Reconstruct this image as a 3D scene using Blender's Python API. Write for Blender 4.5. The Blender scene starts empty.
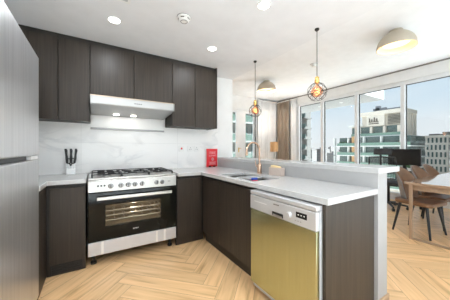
import bpy, bmesh, math, random
from mathutils import Vector, Matrix
C = bpy.context.scene.collection
R = math.radians
PI = math.pi
random.seed(7)

# ------------------------------------------------------------------ camera
cam = bpy.data.cameras.new('camera')
cam.sensor_width = 36; cam.lens = 17.0; cam.clip_start = 0.02; cam.clip_end = 3000
cam.shift_y = -1 / 450
co = bpy.data.objects.new('camera', cam); C.objects.link(co)
co.location = (0, 0, 1.19); co.rotation_euler = (R(90), 0, R(-31.7))
bpy.context.scene.camera = co

# ------------------------------------------------------------------ world, sun, exposure
SKY = 0.83
W = bpy.data.worlds.new('World'); bpy.context.scene.world = W; W.use_nodes = True
nt = W.node_tree; nt.nodes.clear()
wo = nt.nodes.new('ShaderNodeOutputWorld'); bg = nt.nodes.new('ShaderNodeBackground')
tc = nt.nodes.new('ShaderNodeTexCoord'); sx = nt.nodes.new('ShaderNodeSeparateXYZ')
rp = nt.nodes.new('ShaderNodeValToRGB')
cr = rp.color_ramp
cr.elements[0].position = 0.0; cr.elements[0].color = (0.92, 0.95, 0.97, 1)
cr.elements[1].position = 0.75; cr.elements[1].color = (0.8, 0.95, 1.2, 1)
e = cr.elements.new(0.40); e.color = (0.55, 0.74, 0.95, 1)
e = cr.elements.new(0.10); e.color = (0.83, 0.91, 0.97, 1)
e = cr.elements.new(0.26); e.color = (0.58, 0.78, 0.95, 1)
ns = nt.nodes.new('ShaderNodeTexNoise'); ns.inputs['Scale'].default_value = 2.2; ns.inputs['Detail'].default_value = 4
mpn = nt.nodes.new('ShaderNodeMapping'); mpn.inputs['Scale'].default_value = (1, 1, 5)
cl = nt.nodes.new('ShaderNodeValToRGB')
cl.color_ramp.elements[0].position = 0.48; cl.color_ramp.elements[0].color = (0, 0, 0, 1)
cl.color_ramp.elements[1].position = 0.8; cl.color_ramp.elements[1].color = (0.5, 0.5, 0.5, 1)
mx = nt.nodes.new('ShaderNodeMixRGB'); mx.inputs['Color2'].default_value = (0.9, 0.93, 0.96, 1)
nt.links.new(tc.outputs['Generated'], sx.inputs[0]); nt.links.new(sx.outputs['Z'], rp.inputs[0])
nt.links.new(tc.outputs['Generated'], mpn.inputs[0]); nt.links.new(mpn.outputs[0], ns.inputs[0])
nt.links.new(ns.outputs['Fac'], cl.inputs[0]); nt.links.new(cl.outputs[0], mx.inputs['Fac'])
nt.links.new(rp.outputs[0], mx.inputs['Color1']); nt.links.new(mx.outputs[0], bg.inputs[0])
bg.inputs[1].default_value = SKY; nt.links.new(bg.outputs[0], wo.inputs[0])

sd = bpy.data.lights.new('sun', 'SUN'); sd.energy = 21.0; sd.angle = R(1.0); sd.color = (0.87, 0.95, 1.0)
so = bpy.data.objects.new('sun', sd); C.objects.link(so)
so.location = (-20, -30, 60)
so.rotation_euler = Vector((0.03, 0.66, -0.75)).to_track_quat('-Z', 'Y').to_euler()

vs = bpy.context.scene.view_settings
vs.view_transform = 'Standard'; vs.look = 'None'; vs.gamma = 1; vs.exposure = 0.27
cy = bpy.context.scene.cycles
cy.max_bounces = 10; cy.diffuse_bounces = 6; cy.glossy_bounces = 4; cy.transparent_max_bounces = 12
cy.sample_clamp_indirect = 6.0
DOWN_W = 4.8; DOME_W = 2.0; PEND_W = 0.7

# ------------------------------------------------------------------ materials
def mat(name, col, rough=0.5, metal=0.0, noise=None, bump=None, spec=0.5, coat=0.0):
    """noise = (scale xyz, colour2, detail, lo, hi); bump = (scale xyz, strength)"""
    m = bpy.data.materials.new(name); m.use_nodes = True
    n = m.node_tree; b = n.nodes['Principled BSDF']
    b.inputs['Base Color'].default_value = (*col, 1); b.inputs['Roughness'].default_value = rough
    b.inputs['Metallic'].default_value = metal; b.inputs['Specular IOR Level'].default_value = spec
    b.inputs['Coat Weight'].default_value = coat
    t = n.nodes.new('ShaderNodeTexCoord')
    def nz(sc, det):
        mp = n.nodes.new('ShaderNodeMapping'); mp.inputs['Scale'].default_value = sc
        x = n.nodes.new('ShaderNodeTexNoise'); x.inputs['Scale'].default_value = 1.0; x.inputs['Detail'].default_value = det
        n.links.new(t.outputs['Object'], mp.inputs[0]); n.links.new(mp.outputs[0], x.inputs['Vector'])
        return x
    if noise is None: noise = ((6, 6, 6), tuple(c * 0.96 for c in col), 3, 0.35, 0.65)
    x = nz(noise[0], noise[2])
    r = n.nodes.new('ShaderNodeValToRGB')
    r.color_ramp.elements[0].position = noise[3]; r.color_ramp.elements[0].color = (*col, 1)
    r.color_ramp.elements[1].position = noise[4]; r.color_ramp.elements[1].color = (*noise[1], 1)
    n.links.new(x.outputs['Fac'], r.inputs[0]); n.links.new(r.outputs[0], b.inputs['Base Color'])
    if bump:
        y = nz(bump[0], 3); bp = n.nodes.new('ShaderNodeBump'); bp.inputs['Strength'].default_value = bump[1]
        bp.inputs['Distance'].default_value = 0.002
        n.links.new(y.outputs['Fac'], bp.inputs['Height']); n.links.new(bp.outputs[0], b.inputs['Normal'])
    return m

def emis(name, col, s):
    m = bpy.data.materials.new(name); m.use_nodes = True; n = m.node_tree
    b = n.nodes['Principled BSDF']; b.inputs['Base Color'].default_value = (*col, 1)
    b.inputs['Emission Color'].default_value = (*col, 1); b.inputs['Emission Strength'].default_value = s
    return m

def glass(name, tint, gl=0.06):
    m = bpy.data.materials.new(name); m.use_nodes = True; n = m.node_tree; n.nodes.clear()
    o = n.nodes.new('ShaderNodeOutputMaterial'); a = n.nodes.new('ShaderNodeBsdfTransparent'); g = n.nodes.new('ShaderNodeBsdfGlossy')
    g.inputs['Roughness'].default_value = 0.02; a.inputs['Color'].default_value = (*tint, 1)
    mi = n.nodes.new('ShaderNodeMixShader'); mi.inputs[0].default_value = gl
    n.links.new(a.outputs[0], mi.inputs[1]); n.links.new(g.outputs[0], mi.inputs[2]); n.links.new(mi.outputs[0], o.inputs[0])
    return m

M = {}
M['paint'] = mat('white wall paint', (0.78, 0.78, 0.775), 0.65)
M['ceilk'] = mat('kitchen ceiling paint', (0.80, 0.82, 0.85), 0.8)
M['halfpaint'] = mat('soft grey half wall paint', (0.39, 0.39, 0.39), 0.6)  # white half wall; its shade is put into this darker base colour
M['ceil'] = mat('ceiling paint', (0.85, 0.865, 0.89), 0.8)
M['quartz'] = mat('white quartz', (0.50, 0.50, 0.495), 0.22, noise=((40, 40, 40), (0.475, 0.475, 0.47), 4, 0.4, 0.6))
M['wood'] = mat('dark cabinet wood', (0.048, 0.0365, 0.0275), 0.42, noise=((70, 70, 2.0), (0.025, 0.019, 0.0145), 4, 0.3, 0.7), bump=((120, 120, 3), 0.15), spec=0.36)
M['woodh'] = mat('dark cabinet carcass', (0.020, 0.017, 0.014), 0.5)
M['black'] = mat('black plastic', (0.012, 0.012, 0.012), 0.4)
M['blackm'] = mat('black metal', (0.02, 0.02, 0.021), 0.4, 0.3)
M['iron'] = mat('cast iron', (0.016, 0.016, 0.016), 0.55)
M['steel'] = mat('brushed stainless steel', (0.62, 0.62, 0.62), 0.28, 1.0, noise=((2, 2, 90), (0.56, 0.56, 0.56), 3, 0.3, 0.7))
M['fridge'] = mat('fridge steel', (0.76, 0.76, 0.77), 0.36, 0.88, noise=((60, 60, 1.5), (0.63, 0.63, 0.64), 3, 0.3, 0.7))
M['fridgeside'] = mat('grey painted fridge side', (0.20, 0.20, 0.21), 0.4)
M['knob'] = mat('knob steel', (0.30, 0.30, 0.30), 0.3, 1.0)
M['hoodsteel'] = mat('satin hood steel', (0.44, 0.44, 0.435), 0.38, 0.8)
M['hoodtop'] = mat('tan reflection edge', (0.50, 0.40, 0.30), 0.3, 0.9)  # tan tone of a reflection put into the edge colour
M['greyrail'] = mat('grey rail', (0.36, 0.36, 0.36), 0.4, 0.3)
M['panelsteel'] = mat('stove steel', (0.60, 0.59, 0.57), 0.34, 0.9, noise=((90, 2, 2), (0.54, 0.53, 0.51), 3, 0.3, 0.7))
M['drawer'] = mat('silver drawer front', (0.64, 0.66, 0.70), 0.38, 0.6)
M['sinksteel'] = mat('sink steel', (0.13, 0.128, 0.12), 0.36, 0.9)
M['copper'] = mat('brushed copper', (0.62, 0.42, 0.30), 0.24, 1.0)
M['rose'] = mat('rose beige ceramic', (0.58, 0.48, 0.42), 0.35)
M['cream'] = mat('cream sponge', (0.85, 0.66, 0.36), 0.8, bump=((200, 200, 200), 0.6))
M['blackglass'] = mat('black oven glass', (0.006, 0.007, 0.006), 0.06, spec=0.22)
M['ovenglass'] = glass('oven window glass', (0.75, 0.72, 0.66), 0.04)
M['oveninside'] = mat('oven enamel', (0.34, 0.31, 0.26), 0.8)
M['champagne'] = mat('reflection tinted steel', (0.50, 0.515, 0.31), 0.25, 0.95, noise=((2, 120, 2), (0.45, 0.465, 0.28), 3, 0.3, 0.7))  # gold tone of the reflected floor put into the steel colour
M['dwgrey'] = mat('dishwasher light grey', (0.62, 0.62, 0.62), 0.32, 0.4)
M['dwside'] = mat('dishwasher casing', (0.50, 0.51, 0.52), 0.4)
M['white'] = mat('white plastic', (0.82, 0.82, 0.81), 0.4)
M['frame'] = mat('white aluminium', (0.74, 0.75, 0.76), 0.4)
M['gasket'] = mat('black gasket', (0.02, 0.022, 0.024), 0.6)
M['pane'] = glass('window glass', (0.97, 0.985, 0.985), 0.035)
M['red'] = mat('red pouch', (0.72, 0.015, 0.025), 0.32)
M['pink'] = mat('pale print', (0.88, 0.42, 0.45), 0.5)
M['redpl'] = mat('red plastic', (0.70, 0.03, 0.04), 0.35)
M['blue'] = mat('blue sponge', (0.05, 0.10, 0.45), 0.8)
M['brass'] = mat('brass', (0.70, 0.47, 0.16), 0.28, 1.0)
M['greige'] = mat('greige lamp shell', (0.52, 0.46, 0.37), 0.5)
M['dometin'] = mat('lamp inside gold paint', (0.82, 0.66, 0.42), 0.5)
M['domeglow'] = emis('warm lamp diffuser', (1.0, 0.76, 0.42), 1.6)
M['lens'] = emis('downlight lens', (1, 0.98, 0.94), 9.0)
M['filament'] = emis('amber filament', (1.0, 0.42, 0.14), 5.0)
M['hoodled'] = emis('hood lamp', (1.0, 0.97, 0.9), 3.0)
M['amber'] = glass('amber bulb glass', (1.0, 0.72, 0.56), 0.05)
M['sheer'] = mat('white sheer fabric', (0.88, 0.88, 0.88), 0.9)
M['drape'] = mat('taupe drape', (0.44, 0.36, 0.285), 0.9, noise=((30, 30, 3), (0.36, 0.29, 0.225), 4, 0.3, 0.7))
M['tan'] = mat('tan leather', (0.205, 0.105, 0.05), 0.34, noise=((14, 14, 14), (0.16, 0.08, 0.038), 4, 0.3, 0.7))
M['greyfab'] = mat('grey fabric', (0.26, 0.25, 0.245), 0.85, noise=((120, 120, 120), (0.21, 0.20, 0.195), 3, 0.3, 0.7))
M['table'] = mat('oak table top', (0.42, 0.29, 0.19), 0.12, noise=((2, 40, 40), (0.34, 0.23, 0.145), 4, 0.3, 0.7), coat=1.0)
M['table'].node_tree.nodes['Principled BSDF'].inputs['Coat IOR'].default_value = 1.9
M['leg'] = mat('oak legs', (0.36, 0.245, 0.16), 0.4)
M['lampwood'] = mat('pale wood lamp shade', (0.58, 0.34, 0.16), 0.6, noise=((40, 40, 3), (0.50, 0.29, 0.13), 3, 0.3, 0.7))
M['leaf'] = mat('green leaf', (0.03, 0.11, 0.03), 0.5)
M['soil'] = mat('soil', (0.05, 0.035, 0.025), 0.9)
M['screen'] = mat('dark screen', (0.018, 0.017, 0.016), 0.18)
M['mesh'] = mat('dark mesh', (0.03, 0.032, 0.036), 0.7)
M['rail'] = mat('wooden skirting', (0.55, 0.38, 0.24), 0.5, noise=((4, 60, 60), (0.48, 0.32, 0.20), 3, 0.3, 0.7))
M['concrete'] = mat('beige facade', (0.66, 0.60, 0.52), 0.8, noise=((0.4, 0.4, 0.4), (0.58, 0.525, 0.45), 4, 0.3, 0.7))
M['beige2'] = mat('sand facade', (0.74, 0.685, 0.60), 0.8, noise=((0.3, 0.3, 0.3), (0.68, 0.62, 0.54), 4, 0.3, 0.7))
M['slabw'] = mat('white slab edge', (0.76, 0.77, 0.74), 0.7)
M['greenglass'] = mat('green balcony glass', (0.20, 0.32, 0.26), 0.15, spec=0.5)
M['darkglass'] = mat('dark facade glass', (0.09, 0.135, 0.125), 0.1, spec=0.8)
M['t3'] = mat('dark grey tower facade', (0.10, 0.098, 0.09), 0.8)
M['t4'] = mat('pale tower facade', (0.16, 0.165, 0.15), 0.8)
M['t4g'] = mat('grey green balcony glass', (0.06, 0.085, 0.07), 0.2)
M['greyfac'] = mat('grey facade', (0.20, 0.19, 0.165), 0.8)
M['far'] = mat('far concrete facade', (0.17, 0.16, 0.15), 0.9, noise=((0.15, 0.15, 0.4), (0.14, 0.135, 0.13), 3, 0.4, 0.6))  # concrete tone of the blocks themselves
M['farwin'] = mat('far block windows', (0.10, 0.11, 0.12), 0.6)
M['ground'] = mat('sandy ground', (0.50, 0.47, 0.42), 0.9, noise=((0.02, 0.02, 0.02), (0.40, 0.39, 0.36), 5, 0.3, 0.7))
M['treegreen'] = mat('terrace shrub', (0.07, 0.14, 0.05), 0.8)
M['sign'] = mat('sign letters', (0.12, 0.10, 0.08), 0.6)
M['crane'] = mat('grey crane steel', (0.22, 0.24, 0.27), 0.6)

def marble():
    m = bpy.data.materials.new('veined marble slab'); m.use_nodes = True; n = m.node_tree; b = n.nodes['Principled BSDF']
    b.inputs['Roughness'].default_value = 0.28
    t = n.nodes.new('ShaderNodeTexCoord')
    mp = n.nodes.new('ShaderNodeMapping'); mp.inputs['Rotation'].default_value = (0, R(38), 0); mp.inputs['Scale'].default_value = (1.1, 1, 2.6)
    w = n.nodes.new('ShaderNodeTexNoise'); w.inputs['Scale'].default_value = 1.5; w.inputs['Detail'].default_value = 6; w.inputs['Distortion'].default_value = 0.8
    sb = n.nodes.new('ShaderNodeMath'); sb.operation = 'SUBTRACT'; sb.inputs[1].default_value = 0.5
    ab = n.nodes.new('ShaderNodeMath'); ab.operation = 'ABSOLUTE'
    r = n.nodes.new('ShaderNodeValToRGB')
    r.color_ramp.elements[0].position = 0.0; r.color_ramp.elements[0].color = (0.70, 0.70, 0.70, 1)
    r.color_ramp.elements[1].position = 0.06; r.color_ramp.elements[1].color = (0.84, 0.835, 0.825, 1)
    x = n.nodes.new('ShaderNodeTexNoise'); x.inputs['Scale'].default_value = 2.0
    r2 = n.nodes.new('ShaderNodeValToRGB'); r2.color_ramp.elements[0].position = 0.42; r2.color_ramp.elements[0].color = (0, 0, 0, 1)
    r2.color_ramp.elements[1].position = 0.62
    mi = n.nodes.new('ShaderNodeMixRGB'); mi.inputs['Color1'].default_value = (0.84, 0.835, 0.825, 1)
    L = n.links.new
    L(t.outputs['Object'], mp.inputs[0]); L(mp.outputs[0], w.inputs['Vector']); L(w.outputs['Fac'], sb.inputs[0]); L(sb.outputs[0], ab.inputs[0])
    L(ab.outputs[0], r.inputs[0]); L(t.outputs['Object'], x.inputs['Vector']); L(x.outputs['Fac'], r2.inputs[0]); L(r2.outputs[0], mi.inputs['Fac'])
    L(r.outputs[0], mi.inputs['Color2'])
    # slab joints
    br = n.nodes.new('ShaderNodeTexBrick'); br.inputs['Scale'].default_value = 1.0; br.inputs['Brick Width'].default_value = 1.2
    br.inputs['Row Height'].default_value = 0.6; br.inputs['Mortar Size'].default_value = 0.0025; br.offset = 0.0
    br.inputs['Color1'].default_value = (1, 1, 1, 1); br.inputs['Color2'].default_value = (1, 1, 1, 1); br.inputs['Mortar'].default_value = (0.86, 0.86, 0.86, 1)
    sp = n.nodes.new('ShaderNodeSeparateXYZ'); cb = n.nodes.new('ShaderNodeCombineXYZ'); ad = n.nodes.new('ShaderNodeMath'); ad.inputs[1].default_value = 0.53
    ad2 = n.nodes.new('ShaderNodeMath'); ad2.inputs[1].default_value = 0.13
    L(t.outputs['Object'], sp.inputs[0]); L(sp.outputs['X'], ad2.inputs[0]); L(ad2.outputs[0], cb.inputs['X']); L(sp.outputs['Z'], ad.inputs[0]); L(ad.outputs[0], cb.inputs['Y']); L(cb.outputs[0], br.inputs['Vector'])
    mu = n.nodes.new('ShaderNodeMixRGB'); mu.blend_type = 'MULTIPLY'; mu.inputs['Fac'].default_value = 1
    L(mi.outputs[0], mu.inputs['Color1']); L(br.outputs['Color'], mu.inputs['Color2']); L(mu.outputs[0], b.inputs['Base Color'])
    return m
M['marble'] = marble()

def floor_mat():
    m = bpy.data.materials.new('oak herringbone'); m.use_nodes = True; n = m.node_tree; b = n.nodes['Principled BSDF']; L = n.links.new
    b.inputs['Roughness'].default_value = 0.36
    uv = n.nodes.new('ShaderNodeUVMap'); uv.uv_map = 'UVMap'
    at = n.nodes.new('ShaderNodeAttribute'); at.attribute_name = 'plank'
    mp = n.nodes.new('ShaderNodeMapping'); mp.inputs['Scale'].default_value = (1.6, 22, 1)
    x = n.nodes.new('ShaderNodeTexNoise'); x.inputs['Scale'].default_value = 1; x.inputs['Detail'].default_value = 5; x.inputs['Distortion'].default_value = 0.6
    r = n.nodes.new('ShaderNodeValToRGB')
    r.color_ramp.elements[0].position = 0.28; r.color_ramp.elements[0].color = (0.46, 0.265, 0.115, 1)
    r.color_ramp.elements[1].position = 0.66; r.color_ramp.elements[1].color = (0.85, 0.56, 0.30, 1)
    e = r.color_ramp.elements.new(0.44); e.color = (0.74, 0.47, 0.235, 1)
    hs = n.nodes.new('ShaderNodeHueSaturation')
    ma = n.nodes.new('ShaderNodeMath'); ma.operation = 'MULTIPLY_ADD'; ma.inputs[1].default_value = 0.18; ma.inputs[2].default_value = 0.92
    L(uv.outputs[0], mp.inputs[0]); L(mp.outputs[0], x.inputs['Vector']); L(x.outputs['Fac'], r.inputs[0]); L(r.outputs[0], hs.inputs['Color'])
    L(at.outputs['Fac'], ma.inputs[0]); L(ma.outputs[0], hs.inputs['Value'])
    # seams from the second map (distance to plank edge)
    u2 = n.nodes.new('ShaderNodeUVMap'); u2.uv_map = 'Edge'
    s2 = n.nodes.new('ShaderNodeSeparateXYZ'); L(u2.outputs[0], s2.inputs[0])
    def edge(sock, half):
        a = n.nodes.new('ShaderNodeMath'); a.operation = 'SUBTRACT'; a.inputs[1].default_value = half
        c = n.nodes.new('ShaderNodeMath'); c.operation = 'ABSOLUTE'; d = n.nodes.new('ShaderNodeMath'); d.operation = 'SUBTRACT'; d.inputs[0].default_value = half
        L(sock, a.inputs[0]); L(a.outputs[0], c.inputs[0]); L(c.outputs[0], d.inputs[1]); return d.outputs[0]
    mn = n.nodes.new('ShaderNodeMath'); mn.operation = 'MINIMUM'
    L(edge(s2.outputs['X'], PL / 2), mn.inputs[0]); L(edge(s2.outputs['Y'], PW / 2), mn.inputs[1])
    lt = n.nodes.new('ShaderNodeMath'); lt.operation = 'LESS_THAN'; lt.inputs[1].default_value = 0.0016; L(mn.outputs[0], lt.inputs[0])
    mi = n.nodes.new('ShaderNodeMixRGB'); mi.inputs['Color2'].default_value = (0.34, 0.20, 0.105, 1)
    L(lt.outputs[0], mi.inputs['Fac']); L(hs.outputs[0], mi.inputs['Color1']); L(mi.outputs[0], b.inputs['Base Color'])
    return m

# ------------------------------------------------------------------ mesh helpers
class MB:
    def __init__(s): s.bm = bmesh.new()
    def box(s, x0, x1, y0, y1, z0, z1, rot=None, piv=None):
        v = [s.bm.verts.new((x, y, z)) for x in (x0, x1) for y in (y0, y1) for z in (z0, z1)]
        for f in ((0, 1, 3, 2), (4, 6, 7, 5), (0, 4, 5, 1), (2, 3, 7, 6), (0, 2, 6, 4), (1, 5, 7, 3)):
            s.bm.faces.new([v[i] for i in f])
        if rot is not None:
            p = Vector(piv) if piv is not None else Vector(((x0 + x1) / 2, (y0 + y1) / 2, (z0 + z1) / 2))
            for a in v: a.co = p + rot @ (a.co - p)
        return s
    def prism(s, pts, axis, a, b):
        """polygon pts (2-D) swept along axis from a to b"""
        def P(p, t): return {'x': (t, p[0], p[1]), 'y': (p[0], t, p[1]), 'z': (p[0], p[1], t)}[axis]
        lo = [s.bm.verts.new(P(p, a)) for p in pts]; hi = [s.bm.verts.new(P(p, b)) for p in pts]
        k = len(pts)
        s.bm.faces.new(lo[::-1]); s.bm.faces.new(hi)
        for i in range(k): s.bm.faces.new((lo[i], lo[(i + 1) % k], hi[(i + 1) % k], hi[i]))
        return s
    def tube(s, pts, r, seg=10, cap=True):
        pts = [Vector(p) for p in pts]; k = len(pts)
        rr = r if isinstance(r, (list, tuple)) else [r] * k
        tan = [(pts[min(i + 1, k - 1)] - pts[max(i - 1, 0)]).normalized() for i in range(k)]
        n = tan[0].orthogonal().normalized(); rings = []
        for i in range(k):
            n = (n - tan[i] * n.dot(tan[i])).normalized(); b = tan[i].cross(n)
            rings.append([s.bm.verts.new(pts[i] + (n * math.cos(2 * PI * j / seg) + b * math.sin(2 * PI * j / seg)) * rr[i]) for j in range(seg)])
        for i in range(k - 1):
            for j in range(seg):
                s.bm.faces.new((rings[i][j], rings[i][(j + 1) % seg], rings[i + 1][(j + 1) % seg], rings[i + 1][j]))
        if cap: s.bm.faces.new(rings[0][::-1]); s.bm.faces.new(rings[-1])
        return s
    def lathe(s, prof, c=(0, 0, 0), axis='z', seg=24):
        """profile of (radius, height) around axis through c"""
        c = Vector(c); rings = []
        for r, h in prof:
            ring = []
            for j in range(seg):
                a = 2 * PI * j / seg; p, q = r * math.cos(a), r * math.sin(a)
                o = {'z': (p, q, h), 'y': (p, h, q), 'x': (h, p, q)}[axis]
                ring.append(s.bm.verts.new(c + Vector(o)))
            rings.append(ring)
        for i in range(len(rings) - 1):
            for j in range(seg):
                s.bm.faces.new((rings[i][j], rings[i][(j + 1) % seg], rings[i + 1][(j + 1) % seg], rings[i + 1][j]))
        if prof[0][0] > 1e-5: s.bm.faces.new(rings[0][::-1])
        if prof[-1][0] > 1e-5: s.bm.faces.new(rings[-1])
        bmesh.ops.remove_doubles(s.bm, verts=s.bm.verts[:], dist=1e-6)
        return s
    def grid(s, fn, nu, nv, wrap=False):
        g = [[s.bm.verts.new(fn(i / nu, j / nv)) for j in range(nv + 1)] for i in range(nu + 1)]
        for i in range(nu):
            for j in range(nv): s.bm.faces.new((g[i][j], g[i + 1][j], g[i + 1][j + 1], g[i][j + 1]))
        return s
    def cells(s, xs, ys, inc, z0, z1):
        nx, ny = len(xs) - 1, len(ys) - 1
        ok = lambda i, j: 0 <= i < nx and 0 <= j < ny and inc(i, j)
        q = lambda *p: s.bm.faces.new([s.bm.verts.new(a) for a in p])
        for i in range(nx):
            for j in range(ny):
                if not ok(i, j): continue
                a, b, c, d = xs[i], xs[i + 1], ys[j], ys[j + 1]
                q((a, c, z1), (b, c, z1), (b, d, z1), (a, d, z1)); q((a, d, z0), (b, d, z0), (b, c, z0), (a, c, z0))
                if not ok(i - 1, j): q((a, d, z0), (a, c, z0), (a, c, z1), (a, d, z1))
                if not ok(i + 1, j): q((b, c, z0), (b, d, z0), (b, d, z1), (b, c, z1))
                if not ok(i, j - 1): q((a, c, z0), (b, c, z0), (b, c, z1), (a, c, z1))
                if not ok(i, j + 1): q((b, d, z0), (a, d, z0), (a, d, z1), (b, d, z1))
        bmesh.ops.remove_doubles(s.bm, verts=s.bm.verts[:], dist=1e-6)
        bmesh.ops.dissolve_limit(s.bm, angle_limit=0.01, verts=s.bm.verts[:], edges=s.bm.edges[:])
        return s
    def build(s, name, m, parent=None, world=False, bevel=0.0, smooth=True, solid=0.0, sub=0, seg=2):
        bmesh.ops.recalc_face_normals(s.bm, faces=s.bm.faces[:])
        if world and parent is not None:
            inv = wmat(parent).inverted()
            for v in s.bm.verts: v.co = inv @ v.co
        me = bpy.data.meshes.new(name); s.bm.to_mesh(me); s.bm.free()
        me.materials.append(m)
        if smooth:
            me.polygons.foreach_set('use_smooth', [True] * len(me.polygons)); me.set_sharp_from_angle(angle=R(32))
        o = bpy.data.objects.new(name, me); C.objects.link(o); o.parent = parent
        if solid:
            d = o.modifiers.new('thick', 'SOLIDIFY'); d.thickness = solid; d.offset = 0
        if sub:
            d = o.modifiers.new('sub', 'SUBSURF'); d.levels = sub; d.render_levels = sub
        if bevel:
            d = o.modifiers.new('bevel', 'BEVEL'); d.width = bevel; d.segments = seg; d.limit_method = 'ANGLE'; d.angle_limit = R(40)
        return o

def wmat(o):
    m = Matrix.LocRotScale(o.location, o.rotation_euler, o.scale)
    return wmat(o.parent) @ m if o.parent else m
def tag(o, label, cat, group=None, kind=None):
    o['label'] = label; o['category'] = cat
    if group: o['group'] = group
    if kind: o['kind'] = kind
    return o
def thing(name, label, cat, loc=(0, 0, 0), rotz=0.0, group=None):
    o = bpy.data.objects.new(name, None); C.objects.link(o); o.empty_display_size = 0.1
    o.location = loc; o.rotation_euler = (0, 0, rotz)
    return tag(o, label, cat, group)
def struct(name, mb, m, label=None, parent=None, **k):
    o = mb.build(name, m, parent, **k); o['kind'] = 'structure'
    if label: o['label'] = label
    return o
def dup(root, loc, rotz, label, group=None):
    def cp(o, par):
        c = o.copy(); C.objects.link(c); c.parent = par
        for ch in list(o.children): cp(ch, c)
        return c
    r = cp(root, None); r.location = loc; r.rotation_euler = (0, 0, rotz); r['label'] = label
    if group: r['group'] = group
    return r
def lamp(kind, name, parent, loc, energy, col=(1, 1, 1), size=0.1, rot=(0, 0, 0), spread=None):
    d = bpy.data.lights.new(name, kind); d.energy = energy; d.color = col
    if kind == 'AREA':
        d.shape = 'DISK'; d.size = size
        if spread: d.spread = spread
    else: d.shadow_soft_size = size
    o = bpy.data.objects.new(name, d); C.objects.link(o); o.parent = parent; o.location = loc; o.rotation_euler = rot
    return o

# ------------------------------------------------------------------ the room shell
YB, ZK, ZL, XW, YF, YR, XL = 3.10, 2.40, 3.0, 6.0, 5.88, -2.7, -1.08
PW, PL, NP = 0.15, 0.90, 6
M['floor'] = floor_mat()

def build_floor():
    bm = bmesh.new(); uvl = bm.loops.layers.uv.new('UVMap'); ed = bm.loops.layers.uv.new('Edge'); fl = bm.faces.layers.float.new('plank')
    ua, va = Vector((0.7071, 0.7071)), Vector((-0.7071, 0.7071)); org = Vector((0.92, 0.31))
    rnd = random.Random(3)
    def clip(poly):
        for ax, lim, sg in ((0, XL - 0.1, 1), (0, XW + 0.1, -1), (1, YR - 0.1, 1), (1, YF + 0.1, -1)):
            out = []
            for i in range(len(poly)):
                a, b = poly[i], poly[(i + 1) % len(poly)]
                da, db = sg * (a[ax] - lim), sg * (b[ax] - lim)
                if da >= 0: out.append(a)
                if (da < 0) != (db < 0): out.append(a + (b - a) * (da / (da - db)))
            poly = out
            if len(poly) < 3: return []
        return poly
    for k in range(-80, 81):
        for m in range(-14, 15):
            bx, by = k + NP * m, k - NP * m
            for (u0, v0, hor) in ((bx, by, True), (bx, by - (2 * NP - 1), False)):
                du, dv = (NP, 1) if hor else (1, NP)
                q = [org + PW * (ua * (u0 + a) + va * (v0 + b)) for a, b in ((0, 0), (du, 0), (du, dv), (0, dv))]
                ctr = (q[0] + q[2]) / 2
                if not (XL - 1 < ctr.x < XW + 1 and YR - 1 < ctr.y < YF + 1): continue
                p = clip(q)
                if not p: continue
                f = bm.faces.new([bm.verts.new((a.x, a.y, 0)) for a in p]); val = rnd.random(); f[fl] = val
                ox, oy = rnd.random() * 40, rnd.random() * 40
                for l, a in zip(f.loops, p):
                    d = a - q[0]; uu, vv = d.dot(ua), d.dot(va)
                    if not hor: uu, vv = vv, uu
                    l[uvl].uv = (uu + ox, vv + oy); l[ed].uv = (uu, vv)
    # underside so that the floor has thickness
    z = -0.2
    c = [bm.verts.new(p) for p in ((XL - .1, YR - .1, z), (XL - .1, YF + .1, z), (XW + .1, YF + .1, z), (XW + .1, YR - .1, z))]
    bm.faces.new(c)
    me = bpy.data.meshes.new('floor'); bm.to_mesh(me); bm.free(); me.materials.append(M['floor'])
    o = bpy.data.objects.new('floor', me); C.objects.link(o); o['kind'] = 'structure'; o['label'] = 'light oak herringbone wood floor'
build_floor()

struct('ceiling_kitchen', MB().box(XL, 2.055, YR, YB, ZK, ZL), M['ceilk'], 'lower white ceiling over the kitchen')
struct('ceiling_living', MB().box(XL - .1, XW + .25, YR - .1, YF + .25, ZL, ZL + 0.2), M['ceil'], 'higher white ceiling over the living room')
struct('wall_back', MB().box(XL, 2.07, YB, YB + 0.12, 0, ZL), M['paint'], 'white kitchen back wall')
struct('wall_left', MB().box(XL - 0.1, XL, YR, YB + 0.12, 0, ZL), M['paint'], 'white wall behind the fridge')
struct('wall_hall', MB().box(1.95, 2.07, YB + 0.12, YF, 0, ZL), M['paint'], 'white living room side wall')
rw = MB().cells([XL - .1, -0.8, 1.9, 2.3, 5.8, XW + .25], [0, 0.08, 1.9, 2.3, ZL], lambda i, j: not ((i in (1, 3) and j == 1) or (i == 1 and j == 2)), YR - 0.1, YR)
for v in rw.bm.verts: v.co = Vector((v.co.x, v.co.z, v.co.y))
struct('wall_front', rw, M['paint'], 'white wall behind the camera with two glazed openings added for daylight')
for nm, a, b, h in (('added_window_2', -0.8, 1.9, 2.3), ('added_window_3', 2.3, 5.8, 1.9)):  # unseen windows added behind the camera to let in daylight
    f = MB().box(a, b, YR - .09, YR - .03, .08, .14).box(a, b, YR - .09, YR - .03, h - .06, h)
    for k in range(4): x = a + .03 + (b - a - .06) * k / 3; f.box(x - .03, x + .03, YR - .09, YR - .03, .14, h - .06)
    o = struct(nm, f, M['frame'], 'unseen white framed window added behind the camera for daylight')
    g = struct('glass_pane', MB().box(a + .03, b - .03, YR - .065, YR - .055, .14, h - .06), M['pane'], None, o)
# far wall with a balcony door opening x 3.60..4.98, z 0..2.58
fw = MB().cells([1.95, 3.60, 4.98, XW + .25], [0, 2.58, ZL], lambda i, j: not (i == 1 and j == 0), YF, YF + 0.2)
for v in fw.bm.verts: v.co = Vector((v.co.x, v.co.z, v.co.y))
struct('wall_far', fw, M['paint'], 'white far wall of the living room')
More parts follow.
